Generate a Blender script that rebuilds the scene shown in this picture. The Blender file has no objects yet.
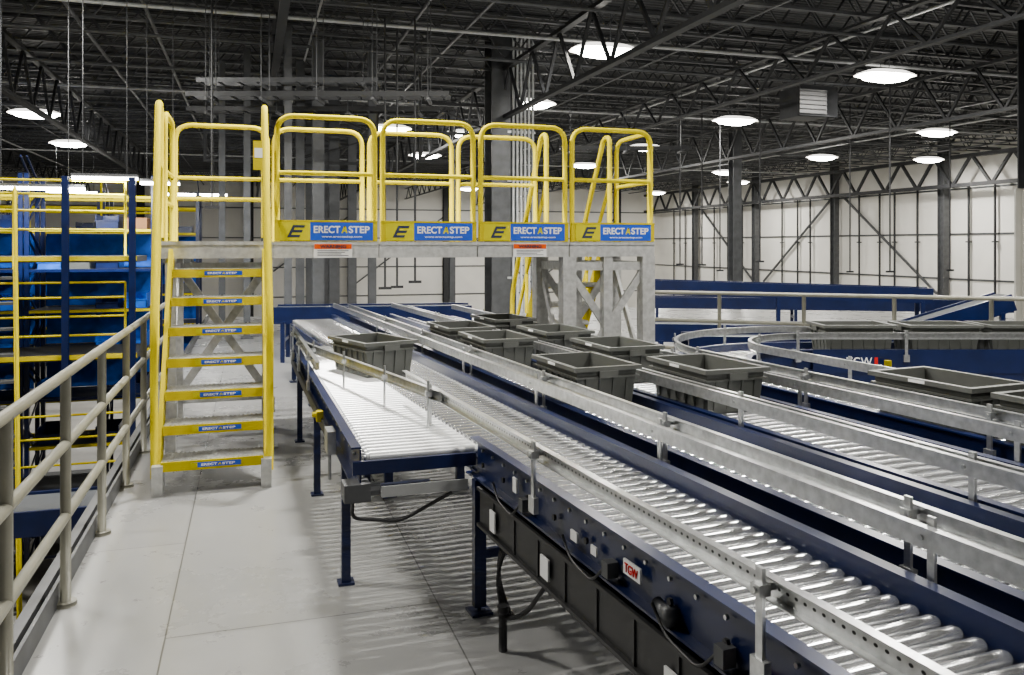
import bpy, math, random
from mathutils import Vector, Matrix
random.seed(4)
S=bpy.context.scene
COL=bpy.context.collection
TH=math.radians(17.62); cT,sT=math.cos(TH),math.sin(TH)
F=825.0; H=1.7
def cw(X,Y): return (X*cT+Y*sT, -X*sT+Y*cT)
def P(px,Y): return cw((px-512)/F*Y,Y)
PHI_C=math.radians(4.3); PHI_L=math.radians(0.9)
def fr(phi,a,t): return (a*math.cos(phi)-t*math.sin(phi), a*math.sin(phi)+t*math.cos(phi))
# ---------------------------------------------------------------- materials
def mat(name,col,rough=.5,metal=0,var=.12,scale=6,bump=0,emit=0,spec=.5):
    m=bpy.data.materials.new(name); m.use_nodes=True
    nt=m.node_tree; b=nt.nodes['Principled BSDF']
    b.inputs['Roughness'].default_value=rough; b.inputs['Metallic'].default_value=metal
    b.inputs['Specular IOR Level'].default_value=spec
    tc=nt.nodes.new('ShaderNodeTexCoord')
    n=nt.nodes.new('ShaderNodeTexNoise'); n.inputs['Scale'].default_value=scale; n.inputs['Detail'].default_value=5
    nt.links.new(tc.outputs['Object'],n.inputs['Vector'])
    r=nt.nodes.new('ShaderNodeValToRGB')
    r.color_ramp.elements[0].position=.3; r.color_ramp.elements[1].position=.7
    r.color_ramp.elements[0].color=[c*(1-var) for c in col]+[1]
    r.color_ramp.elements[1].color=[min(1,c*(1+var)) for c in col]+[1]
    nt.links.new(n.outputs['Fac'],r.inputs['Fac']); nt.links.new(r.outputs['Color'],b.inputs['Base Color'])
    if bump:
        bp=nt.nodes.new('ShaderNodeBump'); bp.inputs['Strength'].default_value=bump; bp.inputs['Distance'].default_value=.01
        nt.links.new(n.outputs['Fac'],bp.inputs['Height']); nt.links.new(bp.outputs['Normal'],b.inputs['Normal'])
    if emit:
        b.inputs['Emission Color'].default_value=list(col)+[1]; b.inputs['Emission Strength'].default_value=emit
    return m
YEL=mat('yellow_paint',(.56,.455,.0),.5,0,.03,spec=.03)
BLUE=mat('blue_paint',(.003,.009,.050),.3,0,.2,spec=.4)
BLUEL=mat('light_blue_paint',(.006,.10,.55),.5,0,.25,spec=.2)
DARK=mat('dark_steel',(.016,.017,.019),.6,0,.3)
JOIST=mat('joist_steel',(.070,.073,.077),.5,.1,.35,3)
STEELG=mat('grey_steel',(.070,.073,.077),.5,.2,.25)
ALU=mat('aluminium',(.56,.56,.54),.38,.45,.2,20)
GALV=mat('galvanised',(.50,.51,.51),.28,.85,.2,30)
COND=mat('conduit_steel',(.42,.43,.43),.45,.3,.2)
ROLL=mat('zinc_roller',(.86,.87,.88),.2,.88,.04,20)
ROLLW=mat('lit_zinc_roller',(.86,.87,.87),.36,.4,.04,20)  # zinc roller copy, even lighting put into a duller, less metallic finish
BLACK=mat('black_plastic',(.008,.008,.009),.5)
TOTE=mat('grey_plastic',(.062,.065,.058),.5,0,.12)
TOTED=mat('grey_plastic_rim',(.080,.083,.075),.5,0,.12)
RAILM=mat('beige_grey_paint',(.19,.185,.145),.35,.1,.15)
WHITE=mat('white_label',(.85,.85,.84),.5,0,.04)
SIGNB=mat('sign_blue',(.002,.07,.55),.4,0,.04)
LIME=mat('sign_yellow',(.58,.52,.0),.5,0,.03,spec=.03)
INK=mat('dark_ink',(.01,.02,.05),.5,0,.1)
ORANGE=mat('orange_label',(.75,.09,.0),.6,0,.03,spec=.05)
REDM=mat('red_label',(.55,.01,.01),.5,0,.05,spec=.1)
CARD=mat('cardboard',(.20,.09,.03),.8,0,.15)
WALLM=mat('white_wall_liner',(.84,.82,.76),.7,0,.06,.7)
WALLC=mat('grey_column',(.42,.41,.37),.6,0,.1,2)
LENS=mat('lamp_lens',(1,.97,.9),.5,0,0,1,0,60)
HOUS=mat('lamp_glow_housing',(1,.96,.88),.5,0,0,1,0,3.0)  # housing made emissive, its glow standing in for a halo round the lens
RUB=mat('belt_rubber',(.05,.055,.06),.7)
def floor_mat():
    m=bpy.data.materials.new('resin_floor'); m.use_nodes=True; nt=m.node_tree; b=nt.nodes['Principled BSDF']
    tc=nt.nodes.new('ShaderNodeTexCoord')
    br=nt.nodes.new('ShaderNodeTexBrick'); br.inputs['Scale'].default_value=1; br.inputs['Brick Width'].default_value=2.4
    br.inputs['Row Height'].default_value=1.2; br.inputs['Mortar Size'].default_value=.004; br.inputs['Mortar Smooth'].default_value=.3
    br.inputs['Color1'].default_value=(.305,.305,.295,1); br.inputs['Color2'].default_value=(.28,.28,.275,1); br.inputs['Mortar'].default_value=(.08,.08,.075,1)
    mp=nt.nodes.new('ShaderNodeMapping'); mp.inputs['Rotation'].default_value=(0,0,math.radians(90)); mp.inputs['Location'].default_value=(.25,.35,0)
    nt.links.new(tc.outputs['Object'],mp.inputs['Vector']); nt.links.new(mp.outputs['Vector'],br.inputs['Vector'])
    n=nt.nodes.new('ShaderNodeTexNoise'); n.inputs['Scale'].default_value=1.3; n.inputs['Detail'].default_value=9; n.inputs['Roughness'].default_value=.7
    nt.links.new(tc.outputs['Object'],n.inputs['Vector'])
    mx=nt.nodes.new('ShaderNodeMixRGB'); mx.blend_type='MULTIPLY'; mx.inputs['Fac'].default_value=.28
    rp=nt.nodes.new('ShaderNodeValToRGB'); rp.color_ramp.elements[0].position=.25; rp.color_ramp.elements[1].position=.75
    rp.color_ramp.elements[0].color=(.5,.5,.5,1); rp.color_ramp.elements[1].color=(1,1,1,1)
    nt.links.new(n.outputs['Fac'],rp.inputs['Fac']); nt.links.new(br.outputs['Color'],mx.inputs['Color1']); nt.links.new(rp.outputs['Color'],mx.inputs['Color2'])
    nt.links.new(mx.outputs['Color'],b.inputs['Base Color'])
    mr=nt.nodes.new('ShaderNodeMapRange'); mr.inputs['To Min'].default_value=.22; mr.inputs['To Max'].default_value=.34
    nt.links.new(n.outputs['Fac'],mr.inputs['Value']); nt.links.new(mr.outputs['Result'],b.inputs['Roughness'])
    return m
FLOORM=floor_mat()
CONC=mat('concrete',(.38,.37,.34),.6,0,.15,1.5)
def perf_mat():
    m=mat('perforated_galvanised',(.50,.51,.51),.28,.85,.2,30); nt=m.node_tree; b=nt.nodes['Principled BSDF']
    tc=nt.nodes.new('ShaderNodeTexCoord'); sp=nt.nodes.new('ShaderNodeSeparateXYZ'); nt.links.new(tc.outputs['Object'],sp.inputs[0])
    def M(op,a,bv=None):
        n=nt.nodes.new('ShaderNodeMath'); n.operation=op
        for i,v in enumerate((a,bv)):
            if v is None: continue
            if isinstance(v,(int,float)): n.inputs[i].default_value=v
            else: nt.links.new(v,n.inputs[i])
        return n.outputs[0]
    u=M('MULTIPLY',M('SUBTRACT',M('FRACT',M('DIVIDE',sp.outputs['Y'],.028)),.5),.028)
    v=M('SUBTRACT',sp.outputs['Z'],.918)
    d=M('SQRT',M('ADD',M('MULTIPLY',M('MULTIPLY',u,u),.5),M('MULTIPLY',v,v)))
    hole=M('LESS_THAN',d,.004)
    src=b.inputs['Base Color'].links[0].from_socket
    mx=nt.nodes.new('ShaderNodeMixRGB'); nt.links.new(hole,mx.inputs['Fac']); nt.links.new(src,mx.inputs['Color1']); mx.inputs['Color2'].default_value=(.02,.02,.02,1)
    nt.links.new(mx.outputs['Color'],b.inputs['Base Color'])
    return m
PERF=perf_mat()
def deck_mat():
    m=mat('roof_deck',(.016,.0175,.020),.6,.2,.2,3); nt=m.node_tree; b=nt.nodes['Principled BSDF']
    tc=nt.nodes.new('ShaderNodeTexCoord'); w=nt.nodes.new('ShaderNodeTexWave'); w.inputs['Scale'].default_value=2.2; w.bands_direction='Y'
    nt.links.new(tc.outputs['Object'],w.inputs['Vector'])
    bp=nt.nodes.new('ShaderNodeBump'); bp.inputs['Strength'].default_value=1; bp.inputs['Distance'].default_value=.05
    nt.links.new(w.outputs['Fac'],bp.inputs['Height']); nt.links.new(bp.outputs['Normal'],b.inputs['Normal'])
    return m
DECKM=deck_mat()
# ---------------------------------------------------------------- mesh builder
class MB:
    def __init__(s): s.v=[]; s.f=[]; s.mi=[]; s.m=0
    def add(s,vs,fs):
        o=len(s.v); s.v+= [tuple(v) for v in vs]; s.f+=[tuple(i+o for i in f) for f in fs]; s.mi+=[s.m]*len(fs); return s
    def box(s,x0,x1,y0,y1,z0,z1):
        return s.add([(x0,y0,z0),(x1,y0,z0),(x1,y1,z0),(x0,y1,z0),(x0,y0,z1),(x1,y0,z1),(x1,y1,z1),(x0,y1,z1)],
          [(0,3,2,1),(4,5,6,7),(0,1,5,4),(1,2,6,5),(2,3,7,6),(3,0,4,7)])
    def beam(s,p,q,w,h,up=(0,0,1)):
        p=Vector(p);q=Vector(q);d=(q-p).normalized();u=Vector(up)
        if abs(d.dot(u))>.98: u=Vector((0,1,0))
        r=d.cross(u).normalized(); u=r.cross(d)
        c=[r*a*w/2+u*b*h/2 for a,b in((-1,-1),(1,-1),(1,1),(-1,1))]
        return s.add([p+k for k in c]+[q+k for k in c],[(0,3,2,1),(4,5,6,7),(0,1,5,4),(1,2,6,5),(2,3,7,6),(3,0,4,7)])
    def tube(s,pts,r,n=10,closed=False):
        pts=[Vector(p) for p in pts]; N=len(pts); vs=[]; prev=None
        for i,p in enumerate(pts):
            if closed: t=(pts[(i+1)%N]-pts[i-1])
            else: t=pts[min(i+1,N-1)]-pts[max(i-1,0)]
            t.normalize()
            if prev is None:
                a=Vector((0,0,1)) if abs(t.z)<.9 else Vector((1,0,0))
                u=t.cross(a).normalized()
            else: u=(prev-t*prev.dot(t)).normalized()
            prev=u; w=t.cross(u)
            for k in range(n):
                an=2*math.pi*k/n; vs.append(p+(u*math.cos(an)+w*math.sin(an))*r)
        fs=[]
        for i in range(N if closed else N-1):
            j=(i+1)%N
            for k in range(n):
                l=(k+1)%n; fs.append((i*n+k,j*n+k,j*n+l,i*n+l)[::-1])
        if not closed: fs.append(tuple(range(n))); fs.append(tuple((N-1)*n+k for k in range(n))[::-1])
        return s.add(vs,fs)
    def sweep(s,path,prof,closedprof=True):
        N=len(path);n=len(prof);vs=[]
        for i in range(N):
            a=Vector(path[max(i-1,0)]);b=Vector(path[min(i+1,N-1)]);t=(b-a).normalized();r=Vector((t.y,-t.x))
            for (o,z) in prof: vs.append((path[i][0]+r.x*o,path[i][1]+r.y*o,z))
        fs=[]
        for i in range(N-1):
            for k in range(n):
                l=(k+1)%n; fs.append((i*n+k,i*n+l,(i+1)*n+l,(i+1)*n+k))
        fs.append(tuple(range(n))[::-1]); fs.append(tuple((N-1)*n+k for k in range(n)))
        return s.add(vs,fs)
    def mesh(s,name,mats,smooth=False):
        me=bpy.data.meshes.new(name); me.from_pydata(s.v,[],s.f)
        for m in (mats if isinstance(mats,(list,tuple)) else [mats]): me.materials.append(m)
        me.polygons.foreach_set('material_index',s.mi)
        if smooth:
            me.polygons.foreach_set('use_smooth',[len(f)<=4 for f in s.f])
        me.update(); return me
    def obj(s,name,mats,parent=None,smooth=False,label=None,cat=None,loc=None,rotz=0):
        o=bpy.data.objects.new(name,s.mesh(name,mats,smooth)); COL.objects.link(o)
        if parent: o.parent=parent
        if loc: o.location=loc
        if rotz: o.rotation_euler=(0,0,rotz)
        if label: o['label']=label
        if cat: o['category']=cat
        return o
def root(name,label,cat,loc=(0,0,0),rotz=0,group=None):
    e=bpy.data.objects.new(name,None); COL.objects.link(e); e.location=loc; e.rotation_euler=(0,0,rotz); e.empty_display_size=.2
    e['label']=label; e['category']=cat
    if group: e['group']=group
    return e
def link_mesh(name,me,parent,loc=(0,0,0),rot=(0,0,0)):
    o=bpy.data.objects.new(name,me); COL.objects.link(o); o.parent=parent; o.location=loc; o.rotation_euler=rot; return o
def copy_tree(o,parent=None):
    n=o.copy(); COL.objects.link(n)
    if parent is not None:
        n.parent=parent; n.matrix_parent_inverse=o.matrix_parent_inverse.copy()
    for c in list(o.children): copy_tree(c,n)
    return n
def rpath(pts,r,seg=6):
    pts=[Vector(p) for p in pts]; out=[pts[0]]
    for i in range(1,len(pts)-1):
        a=(pts[i-1]-pts[i]); b=(pts[i+1]-pts[i]); rr=min(r,a.length*.49,b.length*.49)
        p0=pts[i]+a.normalized()*rr; p1=pts[i]+b.normalized()*rr
        for k in range(seg+1):
            t=k/seg; out.append(p0*(1-t)**2+pts[i]*2*t*(1-t)+p1*t*t)
    out.append(pts[-1]); return out
TCACHE={}
def text(body,width,loc,rot,m,parent,name='lettering',height=None,shear=0,ext=.0015,bold=.012):
    key=(body,m.name,shear,bold)
    if key not in TCACHE:
        cu=bpy.data.curves.new('lettering','FONT'); cu.body=body; cu.extrude=.01; cu.align_x='CENTER'; cu.align_y='CENTER'; cu.shear=shear; cu.offset=bold
        to=bpy.data.objects.new('t',cu); COL.objects.link(to); bpy.context.view_layer.update()
        me=bpy.data.meshes.new_from_object(to.evaluated_get(bpy.context.evaluated_depsgraph_get()))
        bpy.data.objects.remove(to); me.materials.clear(); me.materials.append(m)
        xs=[v.co.x for v in me.vertices]; ys=[v.co.y for v in me.vertices]
        cx=(max(xs)+min(xs))/2; cy=(max(ys)+min(ys))/2
        for v in me.vertices: v.co.x-=cx; v.co.y-=cy
        TCACHE[key]=(me,max(xs)-min(xs),max(ys)-min(ys))
    me,w,h=TCACHE[key]
    o=bpy.data.objects.new(name,me); COL.objects.link(o); o.parent=parent; o.location=loc; o.rotation_euler=rot
    sx=width/w; sy=(height/h) if height else sx
    o.scale=(sx,sy,ext/.01); return o
R90=math.radians(90)
FRONT=(R90,0,0); LEFTF=(R90,0,-R90)
def brand(width,x,y,z,parent,height):
    u=width/10.0
    text('ERECT',u*4.7,(x-width/2+u*2.35,y,z),FRONT,WHITE,parent,height=height,bold=.025)
    mb=MB(); x0=x-width/2+u*4.85; x1=x0+u*1.15; zb=z-height/2; zt=z+height/2; yy=y-.001
    mb.add([(x0,yy,zb),(x0+u*.3,yy,zb),(x0+u*.85,yy,zt),(x0+u*.5,yy,zt)],[(0,1,2,3)])
    mb.add([(x0+u*.5,yy,zt),(x0+u*.85,yy,zt),(x1,yy,zb),(x1-u*.3,yy,zb)],[(0,3,2,1)])
    mb.add([(x0+u*.1,yy-.0005,zb+height*.22),(x1-u*.05,yy-.0005,zb+height*.22),(x1-u*.1,yy-.0005,zb+height*.42),(x0+u*.25,yy-.0005,zb+height*.42)],[(0,1,2,3)])
    mb.obj('emblem_letter',LIME,parent)
    text('STEP',u*3.8,(x+width/2-u*1.9,y,z),FRONT,WHITE,parent,height=height,bold=.025)
def struct(o): 
    o['kind']='structure'; return o
# ---------------------------------------------------------------- camera
cam=bpy.data.cameras.new('camera'); co=bpy.data.objects.new('camera',cam); COL.objects.link(co)
co.location=(0,0,H); co.rotation_euler=(R90,0,-TH); cam.lens=29.0; cam.sensor_width=36; cam.shift_y=-92.5/1024; cam.clip_end=200
S.camera=co
# ---------------------------------------------------------------- shell
XL,XR,YB,ZR,ZG=-24,27,52,6.0,-3.2
def slab(name,m,*b):
    mb=MB(); mb.box(*b); return struct(mb.obj(name,m))
slab('floor',FLOORM,-.90,17,-3,20.5,-.2,0)
slab('floor.001',CONC,XL,XR,-3,YB,ZG-.2,ZG)
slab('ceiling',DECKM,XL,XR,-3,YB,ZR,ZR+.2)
slab('wall_right',WALLM,XR,XR+.2,-3,YB,ZG,ZR)
slab('wall_back',WALLM,XL,XR,YB,YB+.2,ZG,ZR)
slab('wall_left',WALLM,XL-.2,XL,-3,YB,ZG,ZR)
mb=MB(); mb.box(-.95,-.902,-3,20.5,-.35,.10); struct(mb.obj('trim_1',STEELG))
n_=2
for z in (-1.5,.3,2.1,3.9):
    mb=MB(); mb.box(XR-.04,XR-.001,-3,YB,z,z+.07); struct(mb.obj('trim_%d'%n_,STEELG)); n_+=1
    mb=MB(); mb.box(XL,XR,YB-.04,YB-.001,z,z+.07); struct(mb.obj('trim_%d'%n_,STEELG)); n_+=1
def wide_flange(name,x,y,z0,z1,w,d,m,label,cat='column',group=None):
    mb=MB(); t=w*.08
    mb.box(-w/2,w/2,-d/2,-d/2+t,0,z1-z0); mb.box(-w/2,w/2,d/2-t,d/2,0,z1-z0); mb.box(-t/2,t/2,-d/2+t,d/2-t,0,z1-z0)
    mb.box(-w/2-.05,w/2+.05,-d/2-.05,d/2+.05,0,.03)
    o=mb.obj(name,m,label=label,cat=cat,loc=(x,y,z0))
    if group:o['group']=group
    return o
for y in (14,26.5,33,39.5,46):
    wide_flange('wall_column',XR-.3,y,ZG,ZR,.28,.32,STEELG,'dark steel building column against the white wall',group='wall columns')
for x in range(-6,26,6):
    wide_flange('wall_column',x,YB-.3,ZG,ZR,.4,.35,DARK,'dark steel building column against the white wall',group='wall columns')
for y in [23.0,24.2,25.4,28,29.3,30.2,31.5,35,36,37.3,41,42.5,44,47.5,49]:
    mb=MB(); mb.tube([(0,0,0),(0,0,7.2)],.045,8); mb.box(-.08,.08,-.08,.08,2,2.05); mb.box(-.08,.08,-.08,.08,5,5.05)
    o=mb.obj('wall_pipe',DARK,label='thin dark vertical pipe on the white wall',cat='pipe',loc=(XR-.15,y,ZG)); o['group']='wall pipes'
for y0,y1 in ((27,32.5),(39,33.5),(40,45.5)):
    mb=MB(); mb.beam((0,0,0),(0,y1-y0,4.2),.07,.10,(1,0,0)); o=mb.obj('wall_brace',STEELG,label='diagonal steel brace across the white wall bay',cat='brace',loc=(XR-.12,y0,-.3)); o['group']='wall braces'
for x0,x1 in ((-.0,6),(6,12),(18,12),(18,24)):
    mb=MB(); mb.beam((0,0,0),(x1-x0,0,4.5),.09,.06,(0,1,0)); o=mb.obj('wall_brace',STEELG,label='diagonal steel brace across the white wall bay',cat='brace',loc=(x0,YB-.12,-.9)); o['group']='wall braces'
# roof joists
def truss_mesh(L,h,step,cw_,web,ch=.045):
    mb=MB()
    mb.box(0,L,-cw_,cw_,h-ch,h); mb.box(0,L,-cw_,cw_,0,ch)
    k=int(L/step)
    for i in range(k):
        x=i*step
        mb.beam((x,0,.03),(x+step/2,0,h-.03),web,web); mb.beam((x+step/2,0,h-.03),(x+step,0,.03),web,web)
    return mb
jm=truss_mesh(XR-XL,.66,.9,.035,.028).mesh('roof_joist',JOIST)
for i,y in enumerate([7+.95*k for k in range(46)]):
    o=bpy.data.objects.new('roof_joist',jm); COL.objects.link(o); o.location=(XL,y,ZR-.67)
    o['label']='dark open-web steel bar joist under the roof deck'; o['category']='roof joist'; o['group']='roof joists'
gm=truss_mesh(YB-4,1.05,1.4,.06,.05,.07).mesh('roof_girder',DARK)
gm2=truss_mesh(YB-4,1.25,1.8,.10,.10,.14).mesh('roof_girder',DARK)
for x in (-17,-13,-8.6,-4,.4,5,9.4,14,XR-.75):
    o=bpy.data.objects.new('roof_girder',gm2 if x>20 else gm); COL.objects.link(o); o.location=(x,4,3.95 if x>20 else (4.30 if x in(-13,-4,5,14) else 4.6)); o.rotation_euler=(0,0,R90)
    if x in (-17,-8.6,.4,9.4): o.scale=(1,1,.65)
    o['label']='deep black steel truss girder carrying the joists'; o['category']='roof girder'; o['group']='roof girders'
for i,x in enumerate((-21,-19,-16.4,-14.6,-10.5,-8,-6,-2.6,-1.5,1,2.5,3.4,7.5,9.8,11.5,16,17.5,20,22,23.5,25)):
    mb=MB(); mb.tube([(0,4,0),(0,YB,0)],.03 if i%3 else .018,8); o=mb.obj('ceiling_pipe',COND if i%4==1 else (STEELG if i%2 else JOIST),smooth=True,label='long straight pipe run hung beneath the roof joists',cat='pipe',loc=(x,0,5.27)); o['group']='ceiling pipes'
for y in (11.3,13.1,14.9,17.5,20.1,23.4,27.2,34.1,41):
    mb=MB(); mb.tube([(XL,0,0),(XR,0,0)],.03,8); o=mb.obj('ceiling_pipe',COND if y in (13.1,20.1,34.1) else JOIST,smooth=True,label='long straight pipe run hung beneath the roof joists',cat='pipe',loc=(0,y,5.19)); o['group']='ceiling pipes'
# ---------------------------------------------------------------- high bay lamps
def sq(an,a_,b_):
    c,s=math.cos(an),math.sin(an)
    return (a_*math.copysign(abs(c)**.6,c), b_*math.copysign(abs(s)**.6,s))
def lamp_proto():
    e=root('high_bay_lamp','bright white high bay lamp hung from roof joists','lamp',group='high bay lamps')
    mb=MB(); n=28; rings=[(.20,.12,.11),(.40,.22,.09),(.56,.29,.035),(.60,.32,0)]
    vs=[];fs=[]
    for (a_,b_,z) in rings:
        for k in range(n):
            vs.append(sq(2*math.pi*k/n,a_,b_)+(z,))
    fs.append(tuple(range(n)))
    for i in range(3):
        for k in range(n):
            l=(k+1)%n; fs.append((i*n+k,(i+1)*n+k,(i+1)*n+l,i*n+l))
    mb.add(vs,fs); mb.obj('lamp_glow_housing',HOUS,e,True)
    mb=MB(); vs=[];fs=[]
    for (f,z) in ((1,.01),(.8,-.07),(.4,-.11)):
        for k in range(n):
            vs.append(sq(2*math.pi*k/n,.53*f,.27*f)+(z,))
    for i in range(2):
        for k in range(n):
            l=(k+1)%n; fs.append((i*n+k,i*n+l,(i+1)*n+l,(i+1)*n+k)[::-1])
    fs.append(tuple(2*n+k for k in range(n))[::-1]); mb.add(vs,fs); mb.obj('lamp_lens',LENS,e)
    for s in (-.1,.1):
        mb=MB(); mb.tube([(s,0,.10),(s,0,.75)],.008,6); mb.obj('hanger',STEELG,e)
    return e
lamp=lamp_proto()
pos=[(605,50),(885,75),(735,120),(937,132),(725,172),(530,103),(425,155),(585,165),(465,133),(645,147),(35,113),(70,143),(822,157),(390,128)]
lp=[]
for px,py in pos:
    Y=F*(4.95-H)/(245-py); x,y=P(px,Y); lp.append((x,y,230))
for X,Y,en in ((-3.6,4.6,165),(3.4,4.6,240),(7.5,6,230),(-9,8,200),(4.6,9.6,230),(2.6,-.8,160),(-6,10.2,230)):  # unseen lamps added out of frame to light the foreground
    x,y=cw(X,Y); lp.append((x,y,en))
lp+=[(1.0,7.5,460),(24.5,25,260),(24,37,320),(24,46,320),(12,46,500)]  # first placed for roller shadow stripes; right-wall lamps added to brighten that wall
LD={}
def ldata(en):
    if en not in LD:
        ld=bpy.data.lights.new('lamp_light','AREA'); ld.shape='RECTANGLE'; ld.size=.5; ld.size_y=.09; ld.energy=en; ld.color=(1,.97,.91); LD[en]=ld
    return LD[en]
lo=bpy.data.objects.new('lamp_light',ldata(230)); COL.objects.link(lo); lo.parent=lamp; lo.location=(0,0,-.13)
for i,(x,y,en) in enumerate(lp):
    o=lamp if i==0 else copy_tree(lamp)
    o.location=(x,y,4.93)
    for c in o.children:
        if c.type=='LIGHT': c.data=ldata(en)
w=bpy.data.worlds.new('world'); S.world=w; w.use_nodes=True
w.node_tree.nodes['Background'].inputs[0].default_value=(.8,.86,.95,1); w.node_tree.nodes['Background'].inputs[1].default_value=.035
tl=bpy.data.lights.new('lamp_light','AREA'); tl.shape='RECTANGLE'; tl.size=.8; tl.size_y=.1; tl.energy=75; tl.color=(.9,.95,1)
for px,py,L,Y in ((105,180,.8,11.0),(160,185,.5,11.4),(35,190,1.2,11.0),(190,195,2.2,26),(75,193,1.6,26)):
    z=H+(245-py)/F*Y; x,y=P(px,Y)
    e=root('tube_lamp','long white fluorescent tube lamp hung in the aisle','lamp',(x,y,z),group='tube lamps')
    mb=MB(); mb.tube([(-L/2,0,.02),(L/2,0,.02)],.02 if Y<20 else .05,8); mb.obj('lamp_tube',LENS,e)
    mb=MB(); mb.box(-L/2,L/2,-.06,.06,.045,.08); mb.obj('lamp_housing',STEELG,e)
    for s in (-1,1):
        mb=MB(); mb.tube([(s*L/3,0,.08),(s*L/3,0,5.25-z)],.006,5); mb.obj('hanger',DARK,e)
    if Y<20:
        q=bpy.data.objects.new('lamp_light',tl); COL.objects.link(q); q.parent=e; q.location=(0,0,-.03); q.rotation_euler=(math.radians(25),0,0)
# ---------------------------------------------------------------- main column with conduits
x,y=P(501,17.2)
e=root('building_column','dark grey steel building column with bundled grey conduits','column',(x,y,0))
mb=MB(); mb.box(-.28,.28,-.28,-.24,0,5.98); mb.box(-.28,.28,.24,.28,0,5.98); mb.box(-.03,.03,-.24,.24,0,5.98); mb.box(-.4,.4,-.4,.4,0,.04); mb.obj('post',STEELG,e)
for k in range(6):
    mb=MB(); mb.tube([(.16+k*.085,-.34,.1),(.16+k*.085,-.34,5.95)],.028,8); mb.obj('conduit',COND,e,True)
for z in (1,2,3,4):
    mb=MB(); mb.box(.05,.65,-.312,-.28,z,z+.05); mb.obj('strut_clamp',COND,e)
for px,Y,wd in ((288,13.5,.12),(300,16,.16),(318,14.5,.2),(334,18,.22),(352,20,.2),(372,15,.14),(247,15,.12),(735,26,.3),(452,22,.15),(310,20,.2),(325,22,.2),(222,16,.12)):
    x,y=P(px,Y); wide_flange('steel_post',x,y,0 if y<20.3 and x>-.6 else ZG,5.27,wd,wd,STEELG,'slim grey steel post reaching up to the roof','post',group='steel posts')
x,y=P(1030,13)
e=root('building_column','grey painted building column beside the white wall','column',(x,y,0))
mb=MB(); mb.box(-.15,.15,-.15,-.12,0,2.6); mb.box(-.15,.15,.12,.15,0,2.6); mb.box(-.015,.015,-.12,.12,0,2.6); mb.box(-.2,.2,-.2,.2,0,.04); mb.obj('column_shaft',WALLC,e)
mb=MB(); mb.box(-.12,.12,-.12,-.1,2.6,5.27);mb.box(-.12,.12,.1,.12,2.6,5.27);mb.box(-.01,.01,-.1,.1,2.6,5.27); mb.obj('post',DARK,e)
def tray(px0,px1,Y,py,label,n=3,m=None):
    x0,y0=P(px0,Y); x1,y1=P(px1,Y); z=H+(245-py)/F*Y
    L=math.hypot(x1-x0,y1-y0); e=root('cable_tray',label,'cable tray',(x0,y0,z),math.atan2(y1-y0,x1-x0),group='cable trays')
    mb=MB(); mb.box(0,L,-.17,-.155,0,.07); mb.box(0,L,.155,.17,0,.07)
    for k in range(int(L/.3)+1): mb.box(k*.3,k*.3+.03,-.155,.155,.01,.03)
    mb.obj('ladder_rack',m or DARK,e)
    for k in range(n):
        xx=L*(.08+.84/(n-1)*k)
        for s in (-.2,.2):
            mb=MB(); mb.tube([(xx,s,-.05),(xx,s,5.3-z)],.007,6); mb.obj('hanger',STEELG,e)
        mb=MB(); mb.box(xx-.02,xx+.02,-.22,.22,-.06,-.02); mb.obj('cross_bar',STEELG,e)
tray(190,450,11.8,98,'dark ladder cable tray hung on threaded rods',5,DARK)
tray(200,380,12.8,84,'dark ladder cable tray hung on threaded rods',4,STEELG)
tray(190,440,14,112,'dark ladder cable tray hung on threaded rods',4)
tray(230,420,15.5,98,'dark ladder cable tray hung on threaded rods',3)
tray(560,690,18,150,'dark ladder cable tray hung on threaded rods',3)
for px,Y,W_ in ((205,16.8,1.5),(300,17.2,1.6),(420,17.0,1.6),(265,19,1.6)):
    x,y=P(px,Y)
    e=root('strut_frame','dark braced steel frame hung under the roof','steel frame',(x,y,3.4),group='hung steel frames')
    for s in (0,W_):
        mb=MB(); mb.box(s-.03,s+.03,-.03,.03,0,1.87); mb.obj('post',DARK,e)
    for z in (0,.6,1.2):
        mb=MB(); mb.box(.03,W_-.03,-.025,.025,z,z+.06); mb.obj('cross_bar',DARK,e)
    for a_,b_ in (((.03,0,.1),(W_-.03,0,.6)),((.03,0,1.25),(W_-.03,0,.68))):
        mb=MB(); mb.beam(a_,b_,.02,.035); mb.obj('brace',DARK,e)
for px,Y,z0 in ((212,11.3,2.2),(262,14.6,1.6),(385,13,1.0),(397,13.4,1.0),(415,13,1.1),(702,20,1.2),(680,20.6,1.2),(760,19,1.3),(890,18,1.1),(720,22,1.0),(850,21,1.0),(950,19,1.1)):
    x,y=P(px,Y); mb=MB(); mb.tube([(0,0,z0),(0,0,5.3)],.018,6); mb.box(-.10,.10,-.02,.02,z0,z0+.04)
    o=mb.obj('drop_rod',DARK,label='thin threaded drop rod hanging from the roof',cat='hanger rod',loc=(x,y,0)); o['group']='drop rods'
x,y=P(803,17)
e=root('unit_heater','dark boxy unit heater hung under the roof','heater',(x,y,4.3))
mb=MB(); mb.box(-.35,.35,-.3,.3,0,.6); mb.add([(-.35,-.3,.05),(.35,-.3,.05),(.35,-.3,.55),(-.35,-.3,.55),(-.45,-.5,-.02),(.45,-.5,-.02),(.45,-.5,.6),(-.45,-.5,.6)],[(0,1,5,4),(1,2,6,5),(2,3,7,6),(3,0,4,7)]); mb.obj('heater_casing',DARK,e)
mb=MB(); mb.box(-.34,.34,-.306,-.301,.04,.56); mb.obj('grille',BLACK,e)
for k in range(6):
    mb=MB(); mb.box(-.33,.33,-.34,-.31,.06+k*.09,.075+k*.09); mb.obj('louvre',DARK,e)
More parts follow.
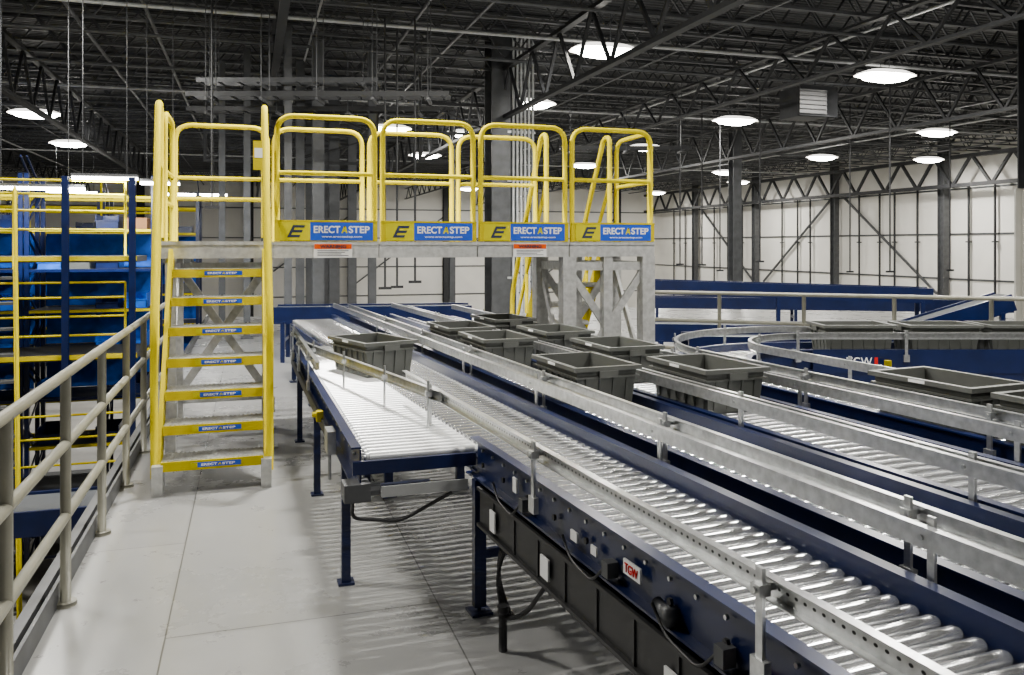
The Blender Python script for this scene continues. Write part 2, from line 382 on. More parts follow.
for s in (-.3,.3):
    mb=MB(); mb.tube([(s,0,.6),(s,0,1.1)],.015,6); mb.obj('hanger',STEELG,e)
# ---------------------------------------------------------------- left pipe railing
e=root('pipe_railing','beige-grey painted pipe railing along the mezzanine edge','railing',(-.83,0,0))
ys=[1.3+.0,2.3,3.35,4.35,5.35,6.35,7.35,8.35,9.35,10.35]
for yy in ys:
    mb=MB(); mb.tube([(0,yy,0),(0,yy,1.09)],.024,12); mb.tube([(0,yy,0),(0,yy,.02)],.05,12); mb.obj('post',RAILM,e,True)
for z in (1.09,.76,.42):
    mb=MB(); mb.tube([(0,.6,z),(0,10.35,z)],.024,12); mb.obj('rail',RAILM,e,True)
mb=MB(); mb.box(-.045,-.03,.6,10.4,0,.11); mb.obj('toe_plate',STEELG,e)
# ---------------------------------------------------------------- crossover platform
PX0,PY0,DK=.185,7.18,1.72; MW=.887; DP=.88
plat=root('crossover_platform','yellow and aluminium crossover platform with stairs bridging the conveyors','platform',(PX0,PY0,0))
RT=.023
def hoop(x0,y0,x1,y1,zb=DK,zt=2.79,mid=(2.31,),name='guard_rail',r=.15):
    mb=MB(); mb.tube(rpath([(x0,y0,zb),(x0,y0,zt),(x1,y1,zt),(x1,y1,zb)],r,7),RT,10)
    for m in mid: mb.tube([(x0,y0,m),(x1,y1,m)],RT*.85,10)
    return mb.obj(name,YEL,plat,True)
def deck(x0,x1):
    mb=MB(); mb.box(x0,x1,0,.03,DK-.13,DK); mb.box(x0,x1,DP-.03,DP,DK-.13,DK); mb.box(x0,x0+.03,.03,DP-.03,DK-.13,DK); mb.box(x1-.03,x1,.03,DP-.03,DK-.13,DK)
    n=8
    for k in range(n):
        a=.03+(DP-.06)*k/n; mb.box(x0+.03,x1-.03,a+.004,a+(DP-.06)/n-.004,DK-.04,DK-.002)
    mb.box(x0,x1,-.012,0,DK-.02,DK+.01)
    mb.obj('deck',ALU,plat)
deck(-.88,-.002)
for i in range(4):
    x0=.0+MW*i; x1=x0+MW-.01
    deck(x0,x1)
    hoop(x0+.03,.02,x1-.03,.02)
    mb=MB(); mb.box(x0+.01,x1-.01,-.02,-.006,DK+.012,DK+.185); mb.box(x0+.01,x1-.01,-.028,-.006,DK+.175,DK+.19); tb=mb.obj('toe_board',YEL,plat)
    mb=MB(); mb.box(x0+.05,x0+.30,-.026,-.02,DK+.02,DK+.172); mb.obj('logo_panel',LIME,tb)
    mb=MB(); mb.box(x0+.30,x1-.05,-.026,-.02,DK+.02,DK+.172); mb.obj('sign_panel',SIGNB,tb)
    mb=MB()
    for k,(l) in enumerate((.10,.10,.10)):
        zz=DK+.044+k*.041; sx=x0+.110+k*.020
        mb.add([(sx,-.029,zz),(sx+l,-.029,zz),(sx+l+.010,-.029,zz+.022),(sx+.010,-.029,zz+.022)],[(0,1,2,3)])
    mb.add([(x0+.110,-.0285,DK+.044),(x0+.134,-.0285,DK+.044),(x0+.184,-.0285,DK+.148),(x0+.160,-.0285,DK+.148)],[(0,1,2,3)])
    mb.obj('emblem',INK,tb)
    cx=(x0+.30+x1-.05)/2
    brand(.47,cx,-.028,DK+.112,tb,.062)
    text('www.erectastep.com',.34,(cx,-.028,DK+.048),FRONT,WHITE,tb,height=.02)
    if i in (0,2):
        mb=MB(); mb.box(x0+.33,x0+.65,-.016,-.012,DK-.128,DK-.008); wl=mb.obj('warning_label',WHITE,plat)
        mb=MB(); mb.box(x0+.333,x0+.647,-.019,-.016,DK-.054,DK-.011); mb.obj('warning_band',ORANGE,wl)
        text('WARNING',.22,(x0+.49,-.0205,DK-.033),FRONT,INK,wl,height=.028,bold=.03)
        for k in range(4):
            mb=MB(); mb.box(x0+.36,x0+.62-.03*(k%3),-.018,-.016,DK-.071-k*.014,DK-.066-k*.014); mb.obj('label_line',INK,wl)
for i in range(3): hoop(MW*i+.03,DP-.02,MW*(i+1)-.04,DP-.02)
hoop(-.83,DP-.02,-.03,DP-.02,mid=(2.31,2.12))
hoop(-.85,.12,-.85,DP-.06,mid=(2.31,2.05))
hoop(MW*4-.03,.06,MW*4-.03,DP-.06)
def tower(x0,x1,leg=.08,x2=True):
    for x in (x0,x1):
        for y in (.06,DP-.06):
            mb=MB(); mb.box(x-leg/2,x+leg/2,y-leg/2,y+leg/2,.012,DK-.13); mb.box(x-.08,x+.08,y-.08,y+.08,0,.012)
            mb.box(x-leg/2-.012,x+leg/2+.012,y-leg/2-.012,y+leg/2+.012,.3,.42); mb.obj('support_leg',ALU,plat)
    for y in ((.06,DP-.06) if x2 else (DP-.06,)):
        mb=MB(); mb.beam((x0,y,.35),(x1,y,1.5),.03,.07); mb.beam((x1,y+.03,.35),(x0,y+.03,1.5),.03,.07)
        mb.beam((x0,y,1.5),(x1,y,1.5),.04,.08); mb.beam((x0,y,.3),(x1,y,.3),.04,.06); mb.obj('cross_brace',ALU,plat)
    for x in (x0,x1):
        mb=MB(); mb.beam((x,.06,.35),(x,DP-.06,1.5),.03,.07); mb.beam((x,.06,1.5),(x,DP-.06,1.5),.04,.08); mb.obj('cross_brace',ALU,plat)
tower(-.80,-.04,.08,False); tower(MW*3-.0,MW*4-.07,.13)
for y in (.06,DP-.06):
    mb=MB(); mb.beam((MW*3+.4,y,.0),(MW*3+.4,y,1.6),.09,.09); mb.obj('support_leg',ALU,plat)
def stairs(loc,rotz,w,run,labels=True,lean=0):
    st=MB()
    for s in (-1,1):
        x=s*(w/2+.02)
        st.m=0; st.beam((x,.02,.06),(x,run-.02,DK-.1),.03,.18)
        st.m=1; st.box(x-.035,x+.035,-.07,.09,.0,.2)
    o=st.obj('staircase',[YEL,ALU],plat,loc=loc,rotz=rotz)
    n=7
    for k in range(n):
        z=(k+1)*DK/8; y=run*(k)/n-.02
        mb=MB(); 
        mb.box(-w/2,w/2,y,y+.285,z-.035,z-.012)
        for j in range(8): mb.box(-w/2,w/2,y+.01+j*.034,y+.024+j*.034,z-.012,z)
        for j in range(22):
            xx=-w/2+(j+.5)*w/22
            for q in range(8): mb.box(xx-.006,xx+.006,y+.011+q*.034,y+.023+q*.034,z,z+.007)
        mb.obj('tread',ALU,o)
        mb=MB(); mb.box(-w/2,w/2,y-.012,y,z-.062,z+.003); mb.obj('nosing',YEL,o)
        if labels:
            mb=MB(); mb.box(-w/2+.19,w/2-.15,y-.015,y-.012,z-.045,z-.012); mb.obj('step_label',SIGNB,o)
            brand(.22,.035,y-.0165,z-.0285,o,.016)
            mb=MB(); mb.box(-w/2+.19,-w/2+.235,y-.017,y-.015,z-.045,z-.012); mb.obj('step_emblem',LIME,o)
    for s in (-1,1):
        x=s*(w/2+.045); xt=x-lean*(1 if s<0 else .3)
        mb=MB(); mb.tube(rpath([(x,.03,.1),(x,.0,1.12),(xt,run-.05,2.84),(xt,run+.1,2.84),(xt,run+.1,1.76)],.14,7),RT+.003,10)
        mb.tube([(x,.02,.62),(xt,run+.1,2.34)],RT*.85,10)
        mb.tube([((x+xt)/2,run*.5,.95),((x+xt)/2,run*.5,2.03)],RT*.85,10); mb.obj('handrail',YEL,o,True)
    return o
sx=(-.62+.13)/2-PX0
stairs((sx,-1.08,0),0,.67,1.06,lean=.07)
s2=stairs((MW*3.5-.03,DP+1.08,0),math.pi,.62,1.06,False)
mb=MB(); mb.box(-.16,-.05,-.06,-.04,2.32,2.56); sb=mb.obj('notice_plate',YEL,plat)
mb=MB(); mb.box(-.15,-.06,-.064,-.06,2.42,2.5); mb.obj('notice_label',WHITE,sb)
# ---------------------------------------------------------------- conveyors
ZT=.75; RR=.0215
def roller_mesh(L,name='roller',m=None):
    mb=MB(); n=16
    prof=[(-L/2-.012,.006),(-L/2,.006),(-L/2,RR*.75),(-L/2+.012,RR*.8),(-L/2+.014,RR),(L/2-.014,RR),(L/2-.012,RR*.8),(L/2,RR*.75),(L/2,.006),(L/2+.012,.006)]
    vs=[];fs=[]
    for (x,r) in prof:
        for k in range(n):
            a=2*math.pi*k/n; vs.append((x,r*math.cos(a),r*math.sin(a)))
    for i in range(len(prof)-1):
        for k in range(n):
            l=(k+1)%n; fs.append((i*n+k,(i+1)*n+k,(i+1)*n+l,i*n+l)[::-1])
    mb.add(vs,fs); me=mb.mesh(name,m or ROLL)
    fl=[(p//n)==4 for p in range(len(fs))]
    me.polygons.foreach_set('use_smooth',fl)
    for e_ in me.edges:
        a_,b_=e_.vertices
        if (a_//n)==(b_//n) and (a_//n) in (4,5): e_.use_edge_sharp=True
    return me
RMC={}
def rollers(root_,items,cap=100):
    for i,(x,y,a,L) in enumerate(items[:cap]):
        k=round(L,3)
        if k not in RMC: RMC[k]=roller_mesh(L)
        link_mesh('roller',RMC[k],root_,(x,y,ZT-RR),(0,0,a))
    if len(items)>cap:
        mb=MB()
        for (x,y,a,L) in items[cap:]:
            dx,dy=math.cos(a)*L/2,math.sin(a)*L/2
            mb.tube([(x-dx,y-dy,ZT-RR),(x+dx,y+dy,ZT-RR)],RR,8)
        o=mb.obj('roller',ROLL,root_,True); o['kind']='stuff'
def channel(off,sgn,zb=.62,zt=.80,fl=.045,t=.008):
    p=[(off,zb),(off+sgn*fl,zb),(off+sgn*fl,zb+t),(off+sgn*t,zb+t),(off+sgn*t,zt-t),(off+sgn*fl,zt-t),(off+sgn*fl,zt),(off,zt)]
    return p if sgn>0 else p[::-1]
def path_at(path,s):
    acc=0
    for i in range(len(path)-1):
        a=Vector(path[i]);b=Vector(path[i+1]);l=(b-a).length
        if acc+l>=s or i==len(path)-2:
            t=(b-a).normalized(); return a+t*(s-acc),t
        acc+=l
def plen(path): return sum((Vector(path[i+1])-Vector(path[i])).length for i in range(len(path)-1))
def leg_pair(e,p,t,w,ztop=.62,zf=0):
    r=Vector((t.y,-t.x)); ang=math.atan2(r.y,r.x)
    for s in (-1,1):
        mb=MB(); x=s*(w/2-.0)
        mb.box(x-.028,x+.028,-.02,.02,zf+.03,ztop); mb.box(x-.05,x+.05,-.05,.05,zf,zf+.012); mb.tube([(x,0,zf+.012),(x,0,zf+.05)],.01,6)
        mb.obj('leg',BLUE,e,loc=(p.x,p.y,0),rotz=ang)
    for z0,z1 in ((.25,.29),(ztop-.12,ztop-.07)):
        mb=MB(); mb.box(-w/2+.028,w/2-.028,-.015,.015,z0,z1); mb.obj('cross_bar',BLUE,e,loc=(p.x,p.y,0),rotz=ang)
def guide(e,path,off,sgn,posts,m=None,zc=.918,postbase=.70,h=.028):
    m=m or PERF
    mb=MB(); mb.sweep(path,channel(off,sgn,zc-h,zc+h,.026,.004)); g=mb.obj('guide_rail',m,e)
    for s in posts:
        p,t=path_at(path,s); r=Vector((t.y,-t.x)); q=p+r*(off+sgn*.040)
        mb=MB(); ang=math.atan2(r.y,r.x)
        mb.box(-.005,.005,-.012,.012,postbase,zc+.05); mb.box(-.010,.010,-.025,.025,postbase,postbase+.06)
        mb.tube([(-.045*sgn,0,zc),(.022*sgn,0,zc)],.008,8); mb.box(-.016,.016,-.016,.016,zc-.014,zc+.014)
        mb.obj('guide_bracket',GALV,e,loc=(q.x,q.y,0),rotz=ang)
def side_detail(e,path,off,sgn,pitch=.17,z=.71,r_=.009,m=None):
    mb=MB(); L=plen(path); s=.1
    while s<L:
        p,t=path_at(path,s); r=Vector((t.y,-t.x)); q=p+r*(off+sgn*.008)
        a=Vector((q.x,q.y,z)); b=a+Vector((r.x,r.y,0))*sgn*.010
        mb.tube([a,b],r_,6); s+=pitch
    mb.obj('bolt',m or GALV,e)['kind']='stuff'
def conveyor(label,path,w,loc,rotz,legs,posts,pitch=.085,lframe=True,group='roller conveyors',pan=True,cap=100,perf=True,lg=True,rg=True,rposts=None):
    e=root('roller_conveyor',label,'conveyor',(loc[0],loc[1],0),rotz,group)
    L=plen(path)
    if lframe:
        mb=MB(); mb.sweep(path,channel(-w/2+.01,-1)); mb.obj('side_frame',BLUE,e)
    mb=MB(); mb.sweep(path,channel(w/2-.01,1)); mb.obj('side_frame',BLUE,e)
    items=[]; s=.04
    while s<L:
        p,t=path_at(path,s); items.append((p.x,p.y,math.atan2(-t.x,t.y),w-.05)); s+=pitch
    rollers(e,items,cap)
    for s in legs:
        p,t=path_at(path,s); leg_pair(e,p,t,w-.02)
    if lg: guide(e,path,-w/2-.01,-1,posts,PERF if perf else GALV)
    if rg: guide(e,path,w/2+.01,1,rposts or [q+.3 for q in posts if q+.3<L],GALV)
    if pan:
        mb=MB(); mb.sweep(path,[(-w/2+.03,.60),(w/2-.03,.60),(w/2-.03,.61),(-w/2+.03,.61)]); mb.obj('under_pan',BLACK,e)
    return e
def CL(a,t): return fr(PHI_C,a,t)
T0=.6
a=1.565; w=.53
main=conveyor('long roller conveyor with dark blue frame and shiny rollers',[(0,0),(0,10.2)],w,CL(a,T0),PHI_C,[.9,4.9,6.6,8.3,9.9],[],lframe=False,pitch=.066,lg=False,pan=False,rposts=[1.04,2.4,3.7,5.0,6.4,7.8])
mb=MB(); mb.sweep([(0,0),(0,3.07)],channel(-w/2+.01,-1)); mb.obj('side_frame',BLUE,main)
side_detail(main,[(0,0),(0,3.07)],-w/2+.0,-1,.13,.755,.007)
side_detail(main,[(0,0),(0,3.07)],-w/2+.0,-1,.26,.69,.012,BLACK)
mb=MB(); mb.sweep([(0,3.07),(0,10.2)],channel(-w/2+.02,-1,.62,.70,.02)); mb.obj('side_frame',BLUE,main)
guide(main,[(0,0),(0,4.25)],-w/2-.035,-1,[.93,2.23,3.6])
leg_pair(main,Vector((0,3.0)),Vector((0,1)),.56,.62)
mb=MB(); mb.box(-.22,.22,3.07,3.09,.45,.70); mb.obj('end_plate',BLUE,main)
mb=MB(); mb.box(-w/2-.03,-w/2+.02,0,2.95,.42,.60); mb.box(-w/2-.045,-w/2+.02,0,2.95,.585,.60); mb.box(-w/2-.045,-w/2+.02,0,2.95,.42,.435)
for k in range(12): mb.box(-w/2-.036,-w/2-.03,.12+k*.24,.135+k*.24,.435,.585)
mb.obj('drive_cover',BLACK,main)
for k,yy in enumerate((.7,1.15,1.75,2.45)):
    mb=MB(); mb.tube(rpath([(-w/2-.04,yy,.66),(-w/2-.055,yy+.05,.60),(-w/2-.05,yy+.22,.615),(-w/2-.04,yy+.3,.67)],.05),.005,6); mb.obj('cable',BLACK,main,True)
    mb=MB(); mb.box(-w/2-.045,-w/2-.005,yy-.04,yy+.0,.64,.69); mb.obj('sensor_box',STEELG,main)
def sticker(y,z,lw,lh,m=WHITE,nm='label_sticker',dx=0):
    mb=MB(); mb.box(-w/2-.052-dx,-w/2-.045-dx,y-lw/2,y+lw/2,z-lh/2,z+lh/2); return mb.obj(nm,m,main)
sticker(2.2,.50,.07,.08,dx=.006-.012); sticker(2.75,.50,.06,.09,dx=-.006); sticker(1.35,.50,.06,.05,dx=-.006); sticker(2.55,.71,.04,.06,dx=-.03);sticker(2.0,.68,.05,.035,dx=-.03);sticker(1.85,.68,.04,.03,dx=-.03)
sticker(1.6,.705,.10,.045,WHITE,'nameplate',dx=-.03)
text('TGW',.078,(-w/2-.0235,1.60,.705),LEFTF,REDM,main,height=.028,bold=.0)
sticker(1.0,.66,.05,.03,ORANGE,dx=-.03)
for k in range(3):
    mb=MB(); mb.tube(rpath([(-.25,2.75-.03*k,.44),(-.31,2.7,.3),(-.27-.02*k,2.62,.12),(-.25,2.5,.2),(-.23,2.3,.42)],.08),.009,8); mb.obj('cable',BLACK,main,True)
mb=MB(); mb.tube([(-.31,2.62,.0),(-.31,2.62,.16)],.018,10); mb.tube([(-.31,2.62,.16),(-.31,2.62,.19)],.024,10); mb.obj('air_filter',BLACK,main,True)
mb=MB(); mb.tube([(-.285,1.40,.65),(-.285,1.46,.665)],.02,12); mb.box(-.305,-.265,1.37,1.41,.63,.68); mb.obj('motor',STEELG,main,True)
c2=conveyor('roller conveyor carrying grey totes between dark blue frames',[(0,0),(0,9.4)],.53,CL(2.285,1.2),PHI_C,[.8,2.6,4.6,6.6,8.8],[.6,1.9,3.2,4.5,5.8,7.2],pitch=.075,perf=False)
c3=conveyor('roller conveyor carrying grey totes between dark blue frames',[(0,0),(0,8.4)],.53,CL(2.92,1.6),PHI_C,[.6,2.6,4.6,6.4,8.0],[.5,1.8,3.1,4.4,5.7,7.0],pitch=.075,perf=False)
Lc=4.95-2.1; R=1.0; arc=[]
for k in range(0,33):
    an=math.radians(112)*k/32
    arc.append((R-R*math.cos(an),Lc+R*math.sin(an)))
dx,dy=math.sin(math.radians(112)),math.cos(math.radians(112))
endp=(arc[-1][0]+dx*5.2,arc[-1][1]+dy*5.2)
path4=[(0,0)]+arc+[endp]
c4=conveyor('roller conveyor with a sweeping curved bend and blue frame',path4,.53,CL(3.77,2.1),PHI_C,[.7,2.3,3.9,5.2,6.7,8.2,9.5],[.6,1.8,2.9,3.6,4.3,5.3,6.6,7.9,9.0],pitch=.09,perf=False)
ang4=math.atan2(dy,dx)
def p4(s,off,z):
    p,t=path_at(path4,s); r=Vector((t.y,-t.x)); return (p.x+r.x*off,p.y+r.y*off,z)
mb=MB(); mb.sweep([(arc[-1][0]-dx*.1,arc[-1][1]-dy*.1),endp],[(.24,.30),(.30,.30),(.30,.60),(.24,.60)]); mb.obj('drive_cover',BLUE,c4)
mb=MB(); mb.sweep([(arc[-1][0]+dx*.0,arc[-1][1]+dy*.0),endp],[(.301,.60),(.307,.60),(.307,.805),(.301,.805)]); mb.obj('side_cover',BLUE,c4)
text('TGW',.22,p4(5.20,.309,.70),(R90,0,ang4),WHITE,c4,height=.075,bold=.0)
e2=MB(); e2.box(-.014,.014,-.001,.001,-.037,.037)
o=e2.obj('emblem_bar',REDM,c4,loc=p4(5.345,.309,.70),rotz=ang4)
# ------- left merging conveyor L
LT=3.85; LA=.545
Lx,Ly=fr(PHI_L,LA,LT)
Lr=root('roller_conveyor','short merging roller conveyor with wedge bed and blue legs','conveyor',(Lx,Ly,0),PHI_L,'roller conveyors')
def xr(t): return (1.085-.0598*(t-3.716)-.0)-LA
items=[]; t=LT-.05
while t<7.9:
    W=xr(t)+.012; items.append((.012+W/2,t-LT,0,W-.02)); t+=.064
for (x,yy,an,L) in items:
    link_mesh('roller',roller_mesh(round(L,3),m=ROLLW),Lr,(x,yy,ZT-RR),(0,0,0))
LL=7.9-LT
mb=MB(); mb.sweep([(0,-.05),(0,LL)],channel(0,-1,.60,.775)); mb.obj('side_frame',BLUE,Lr)
mb=MB(); mb.box(-.045,xr(LT),-.10,-.08,.66,.72); mb.obj('end_plate',BLUE,Lr)
side_detail(Lr,[(0,0),(0,LL)],0,-1)
for tt_ in (.35,1.9,3.5):
    W=xr(LT+tt_)
    for x in ((-.02,W-.10) if tt_>1 else (-.02,)):
        mb=MB(); mb.box(x-.022,x+.022,tt_-.022,tt_+.022,.012,.60); mb.box(x-.04,x+.04,tt_-.04,tt_+.04,0,.012); mb.obj('leg',BLUE,Lr)
    mb=MB(); mb.box(0,W-.10,tt_-.02,tt_+.02,.44,.48); mb.obj('cross_bar',BLUE,Lr)
mb=MB(); mb.box(-.08,.04,-.08,.04,.53,.61); mb.tube([(.04,-.02,.57),(.09,-.02,.57)],.03,10); mb.obj('gear_motor',STEELG,Lr)
mb=MB(); mb.box(.09,.50,-.06,.02,.54,.56); mb.box(.09,.50,-.07,-.06,.54,.59); mb.obj('drip_tray',COND,Lr)
mb=MB(); mb.tube(rpath([(-.03,.02,.5),(-.03,.05,.42),(.2,.06,.38),(.45,.04,.5)],.06),.009,8); mb.obj('cable',BLACK,Lr,True)
mb=MB(); mb.box(-.09,-.045,.55,.70,.60,.72); mb.tube([(-.07,.63,.6),(-.07,.63,.45)],.01,6); mb.obj('control_box',GALV,Lr)
mb=MB(); mb.box(-.085,-.045,1.2,1.26,.64,.70); mb.tube([(-.085,1.23,.68),(-.11,1.23,.68)],.016,10); mb.obj('emergency_stop',YEL,Lr)
mb=MB(); mb.box(-.06,-.045,.9,LL,.60,.66); mb.obj('cable_duct',BLACK,Lr)
def toL(X,Y):
    x,y=cw(X,Y); x-=Lx; y-=Ly
    c,s=math.cos(-PHI_L),math.sin(-PHI_L); return (x*c-y*s, x*s+y*c)
g0=toL(-.36,4.25); g1=toL(-1.62,6.45)
gp=[g0,g1]
mb=MB(); mb.sweep(gp,channel(0,-1,.892,.948,.026,.004)); mb.obj('guide_rail',GALV,Lr)
for s in (.12,.75,1.5,2.2):
    p,t=path_at(gp,s); mb=MB(); mb.tube([(p.x-.03,p.y-.03,.62),(p.x-.03,p.y-.03,.99)],.007,8); mb.box(p.x-.045,p.x-.015,p.y-.045,p.y-.015,.91,.935); mb.obj('guide_bracket',GALV,Lr)
guide(Lr,[(-.03,1.6),(-.03,LL)],0,-1,[.4,1.3,2.0],GALV)
def belt(label,x0,y0,x1,y1,z0,z1,w,zf=0,group='belt conveyors',m=BLUE):
    L=math.hypot(x1-x0,y1-y0); e=root('belt_conveyor',label,'conveyor',(x0,y0,0),math.atan2(y1-y0,x1-x0),group)
    for s in (-1,1):
        mb=MB(); mb.beam((0,s*w/2,z0-.1),(L,s*w/2,z1-.1),.04,.24); mb.obj('side_frame',m,e)
    mb=MB(); mb.beam((0,0,z0-.02),(L,0,z1-.02),w-.05,.03); mb.obj('belt',RUB,e)
    n=max(2,int(L/2.5))
    for k in range(n+1):
        x=.15+(L-.3)*k/n; zz=z0+(z1-z0)*x/L-.2
        for s in (-1,1):
            mb=MB(); mb.box(x-.03,x+.03,s*w/2-.03,s*w/2+.03,zf,zz); mb.obj('leg',m,e)
        mb=MB(); mb.box(x-.02,x+.02,-w/2,w/2,(zf+zz)/2,(zf+zz)/2+.05); mb.obj('cross_bar',m,e)
    return e
x0,y0=P(275,12.2); x1,y1=P(470,12.6)
belt('dark blue belt conveyor crossing behind the platform',x0,y0,x1,y1,.78,.78,.6)
x0,y0=P(640,14.5); x1,y1=P(930,13.2)
belt('elevated dark blue belt conveyor near the white wall',x0,y0,x1,y1,1.08,1.0,.5)
x0,y0=P(860,12.0); x1,y1=P(1005,11.8)
belt('inclined dark blue belt conveyor rising beside a column',x0,y0,x1,y1,.35,1.0,.5)
x0,y0=P(650,17.5); x1,y1=P(1100,16)
belt('elevated dark blue belt conveyor near the white wall',x0,y0,x1,y1,.6,.6,.5)
x0,y0=cw(1.75,8.35); x1,y1=cw(5.3,8.2)
belt('dark blue belt conveyor running behind the curved conveyor',x0,y0,x1,y1,.78,.78,.45)
x0,y0=cw(1.9,11.4); x1,y1=cw(7.4,10.6)
belt('dark blue belt conveyor running behind the pipe railing',x0,y0,x1,y1,.62,.62,.6)
belt('dark blue belt conveyor on the floor below the railing',-6.5,9.2,-1.3,9.2,-.85,-.85,.7,ZG)
def pipe_rail(name,label,x0,y0,x1,y1,z,hs,n,m,r=.024,group=None,cat='railing'):
    L=math.hypot(x1-x0,y1-y0); e=root(name,label,cat,(x0,y0,z),math.atan2(y1-y0,x1-x0),group)
    for k in range(n+1):
        mb=MB(); mb.tube([(L*k/n,0,0),(L*k/n,0,hs[0])],r,8); mb.obj('post',m,e,True)
    for h in hs:
        mb=MB(); mb.tube([(0,0,h),(L,0,h)],r,8); mb.obj('rail',m,e,True)
    return e
x0,y0=cw(1.65,10.6); x1,y1=cw(6.3,8.9)
pipe_rail('pipe_railing','beige pipe guard railing behind the curved conveyor',x0,y0,x1,y1,0,(1.1,.75,.4),5,RAILM)
x,y=P(888,7.0)
e=root('guard_post','small yellow guard post beside the curved conveyor','post',(x,y,0))
mb=MB(); mb.tube([(0,0,0),(0,0,.72)],.03,12); mb.tube([(0,0,0),(0,0,.015)],.07,12); mb.obj('post',YEL,e,True)
mb=MB(); mb.tube([(0,0,.60),(0,0,.64)],.033,12); mb.obj('band',BLACK,e,True)
# ---------------------------------------------------------------- totes
def tote_proto():
    e=root('plastic_tote','dark grey ribbed plastic tote riding on the roller conveyor','tote',group='grey plastic totes')
    hl,hw,H0=.31,.205,.24; tb=.035
    def ring(ix,z): return [(-hw+ix,-hl+ix,z),(hw-ix,-hl+ix,z),(hw-ix,hl-ix,z),(-hw+ix,hl-ix,z)]
    rings=[ring(tb,0),ring(.012,H0),ring(.020,H0),ring(tb+.008,.012)]
    vs=sum(rings,[]); fs=[(3,2,1,0)]
    for i in range(3):
        for k in range(4):
            l=(k+1)%4; fs.append((i*4+k,i*4+l,(i+1)*4+l,(i+1)*4+k))
    fs.append((12,13,14,15)); mb=MB(); mb.add(vs,fs)
    mb.obj('tote_body',TOTE,e)
    mb=MB()
    for s in (-1,1):
        for k in range(6):
            y=-.235+k*.094
            mb.beam((s*(hw-tb-.0),y,.02),(s*(hw-.008),y,H0-.05),.012,.014,(0,1,0))
        for k in range(4):
            x=-.13+k*.0867
            mb.beam((x,s*(hl-tb),.02),(x,s*(hl-.008),H0-.05),.012,.014,(1,0,0))
    mb.obj('rib',TOTE,e)['kind']='stuff'
    mb=MB()
    def band(o,z0,z1):
        mb.box(-hw-o,hw+o,-hl-o,-hl+.02,z0,z1);mb.box(-hw-o,hw+o,hl-.02,hl+o,z0,z1);mb.box(-hw-o,-hw+.02,-hl+.02,hl-.02,z0,z1);mb.box(hw-.02,hw+o,-hl+.02,hl-.02,z0,z1)
    band(.012,H0-.012,H0+.012); band(.002,H0-.055,H0-.045)
    mb.obj('rim',TOTED,e)
    for s in (-1,1):
        mb=MB(); mb.box(-.06,.06,s*(hl+.004)-.012,s*(hl+.004)+.012,H0-.05,H0-.012); mb.obj('handle',TOTED,e)
    mb=MB(); mb.box(-hw-.0135,-hw-.0125,-.05,.05,H0-.008,H0+.008); mb.obj('barcode_label',WHITE,e)
    return e
tp=tote_proto(); tfirst=[True]
def tote(x,y,rz,z=ZT+.001):
    if tfirst[0]: o=tp; tfirst[0]=False
    else: o=copy_tree(tp)
    o.location=(x,y,z); o.rotation_euler=(0,0,rz); return o
x,y=CL(1.34,6.15); tote(x,y,PHI_C+math.radians(14))
for a_,t_ in ((2.285,4.5),(2.285,6.0),(2.285,6.9),(2.92,4.15),(2.92,5.25),(2.92,6.3),(2.92,7.5),(3.77,3.2),(3.77,2.45)):
    x,y=CL(a_,t_); tote(x,y,PHI_C+random.uniform(-.03,.03))
for s in (5.25,6.0,6.7,7.4,8.1,8.8,9.5):
    p,t=path_at(path4,s); r=fr(PHI_C,p.x,p.y); b=CL(3.77,2.1)
    tote(b[0]+r[0],b[1]+r[1],PHI_C+math.atan2(-t.x,t.y))
# ---------------------------------------------------------------- storage racks at left
def rack_proto():
    e=root('storage_rack','tall blue steel storage rack bay with loaded shelves','rack',group='storage racks')
    W=1.7;D=1.0;zt=2.75-ZG
    for x in (0,W):
        mb=MB()
        for y in (0,D): mb.box(x-.03,x+.03,y-.03,y+.03,0,zt)
        z=.2
        while z<zt-.7:
            mb.beam((x,0,z),(x,D,z+.5),.02,.03); mb.beam((x,D,z+.5),(x,0,z+1),.02,.03); z+=1
        mb.obj('upright',BLUE,e)
    for z in (.3,1.1,1.9,2.6,3.3,3.9,4.5,5.1,5.6):
        for y in (0,D):
            mb=MB(); mb.box(.03,W-.03,y-.02,y+.02,z,z+.04); mb.obj('beam',BLUE if z in(.3,2.6,4.5) else YEL,e)
        if z<5.5:
            mb=MB(); mb.box(.04,W-.04,.02,D-.02,z+.03,z+.041); mb.obj('shelf',DARK,e)
    for z0,z1 in ((3.35,3.88),(3.95,4.48),(4.55,5.08),(2.65,3.25)):
        mb=MB(); mb.box(.05,W-.05,D-.01,D,z0,z1); mb.obj('back_panel',BLUEL,e)
    return e
rp=rack_proto()
def bin_thing(x,y,z,m,name,label,cat,sz,group):
    hx,hy,hz=sz
    mb=MB(); 
    if name=='storage_bin':
        mb.box(-hx,hx,-hy,hy,0,.01); mb.box(-hx,-hx+.01,-hy,hy,.01,hz);mb.box(hx-.01,hx,-hy,hy,.01,hz);mb.box(-hx,hx,hy-.01,hy,.01,hz);mb.box(-hx,hx,-hy,-hy+.01,.01,hz*.6); mb.box(-hx-.01,hx+.01,-hy-.012,-hy,hz*.55,hz*.62)
    else:
        mb.box(-hx,hx,-hy,hy,0,hz); mb.box(-.03,.03,-hy-.002,hy+.002,hz-.08,hz+.002); mb.box(-hx,hx,-.002,.002,hz,hz+.003)
    o=mb.obj(name,m,label=label,cat=cat,loc=(x,y,z)); o['group']=group; return o
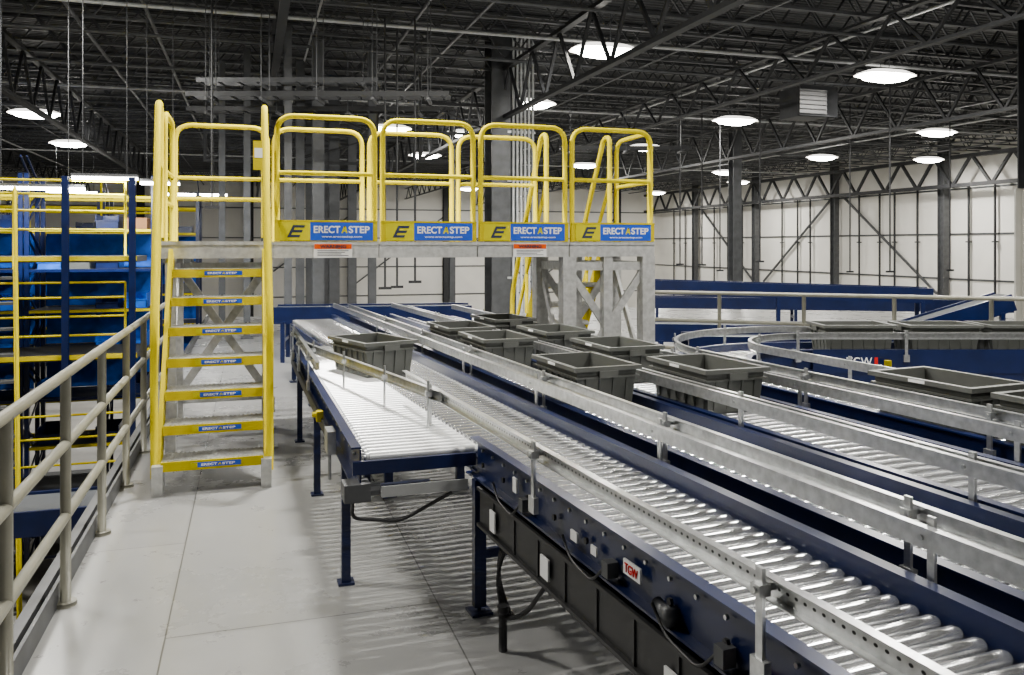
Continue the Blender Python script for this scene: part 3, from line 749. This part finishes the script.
for row,yy in enumerate((13.6,17.6)):
    for i in range(5 if row==0 else 6):
        o=rp if (row==0 and i==0) else copy_tree(rp)
        bx=-3.1-1.78*i+(.4 if row else 0); o.location=(bx,yy,ZG)
        for sh,z in enumerate((1.1,1.9,2.6,3.3,3.9,4.5,5.1)):
            for b in range(4):
                if random.random()<.3: continue
                if row and sh<3: continue
                hz=random.uniform(.14,.26)
                if random.random()<(.25 if sh<3 else .07): bin_thing(bx+.26+b*.39,yy+.42,ZG+z+.042,CARD,'cardboard_box','brown taped cardboard box on a blue rack shelf','box',(.16,.25,hz),'cartons on rack')
                else: bin_thing(bx+.26+b*.39,yy+.42,ZG+z+.042,(BLUEL,BLUEL,BLUE,TOTE)[random.randrange(4)],'storage_bin','open fronted plastic bin on a rack shelf','bin',(.16,.28,hz),'bins on rack')
for z,hs in ((1.55,(1.0,.82,.6,.35)),(.25,(.95,.75,.5,.25)),(-1.6,(1.05,.75,.4))):
    pipe_rail('safety_railing','yellow tubular safety railing in front of the racks',-10.9,12.16,-1.6,12.16,z+.002,hs,6,YEL,.015,group='yellow safety railings')
    mb=MB(); mb.box(-10.9,-1.45,12.11,13.25,z-.08,z)
    o=mb.obj('rack_walkway',DARK,label='dark steel walkway deck along the rack aisle',cat='walkway'); o['group']='rack walkways'
    mb=MB(); mb.box(-10.9,-1.45,12.095,12.11,z-.06,z); mb.obj('edge_strip',YEL,o)
pipe_rail('safety_railing','yellow tubular safety railing in front of the racks',-10.9,16.9,-1.45,16.9,1.4,(1.5,1.2,.9,.5),8,YEL,.02,group='yellow safety railings')
for x in (-1.5,-2.3,-3.1,-4.7,-6.3,-7.9,-9.5,-10.85):
    wide_flange('steel_post',x,12.04,ZG,2.6,.08,.08,BLUE,'blue steel post carrying the rack walkways','post',group='walkway posts')
x,y=P(-14,8.6)
e=root('ladder_stair','steep yellow ladder stair beside the racks','stairs',(x,y,ZG),math.radians(15))
for s in (-.3,.3):
    mb=MB(); mb.beam((s,0,0),(s,1.6,4.6),.04,.12); mb.obj('stringer',YEL,e)
    mb=MB(); mb.tube(rpath([(s,-.1,.3),(s,-.15,1.1),(s,1.5,5.6),(s,1.9,5.6),(s,1.9,4.6)],.1),.02,8); mb.obj('handrail',YEL,e,True)
for k in range(15):
    mb=MB(); mb.box(-.28,.28,k*.105+.03,k*.105+.2,.28+k*.3,.31+k*.3); mb.obj('tread',STEELG,e)
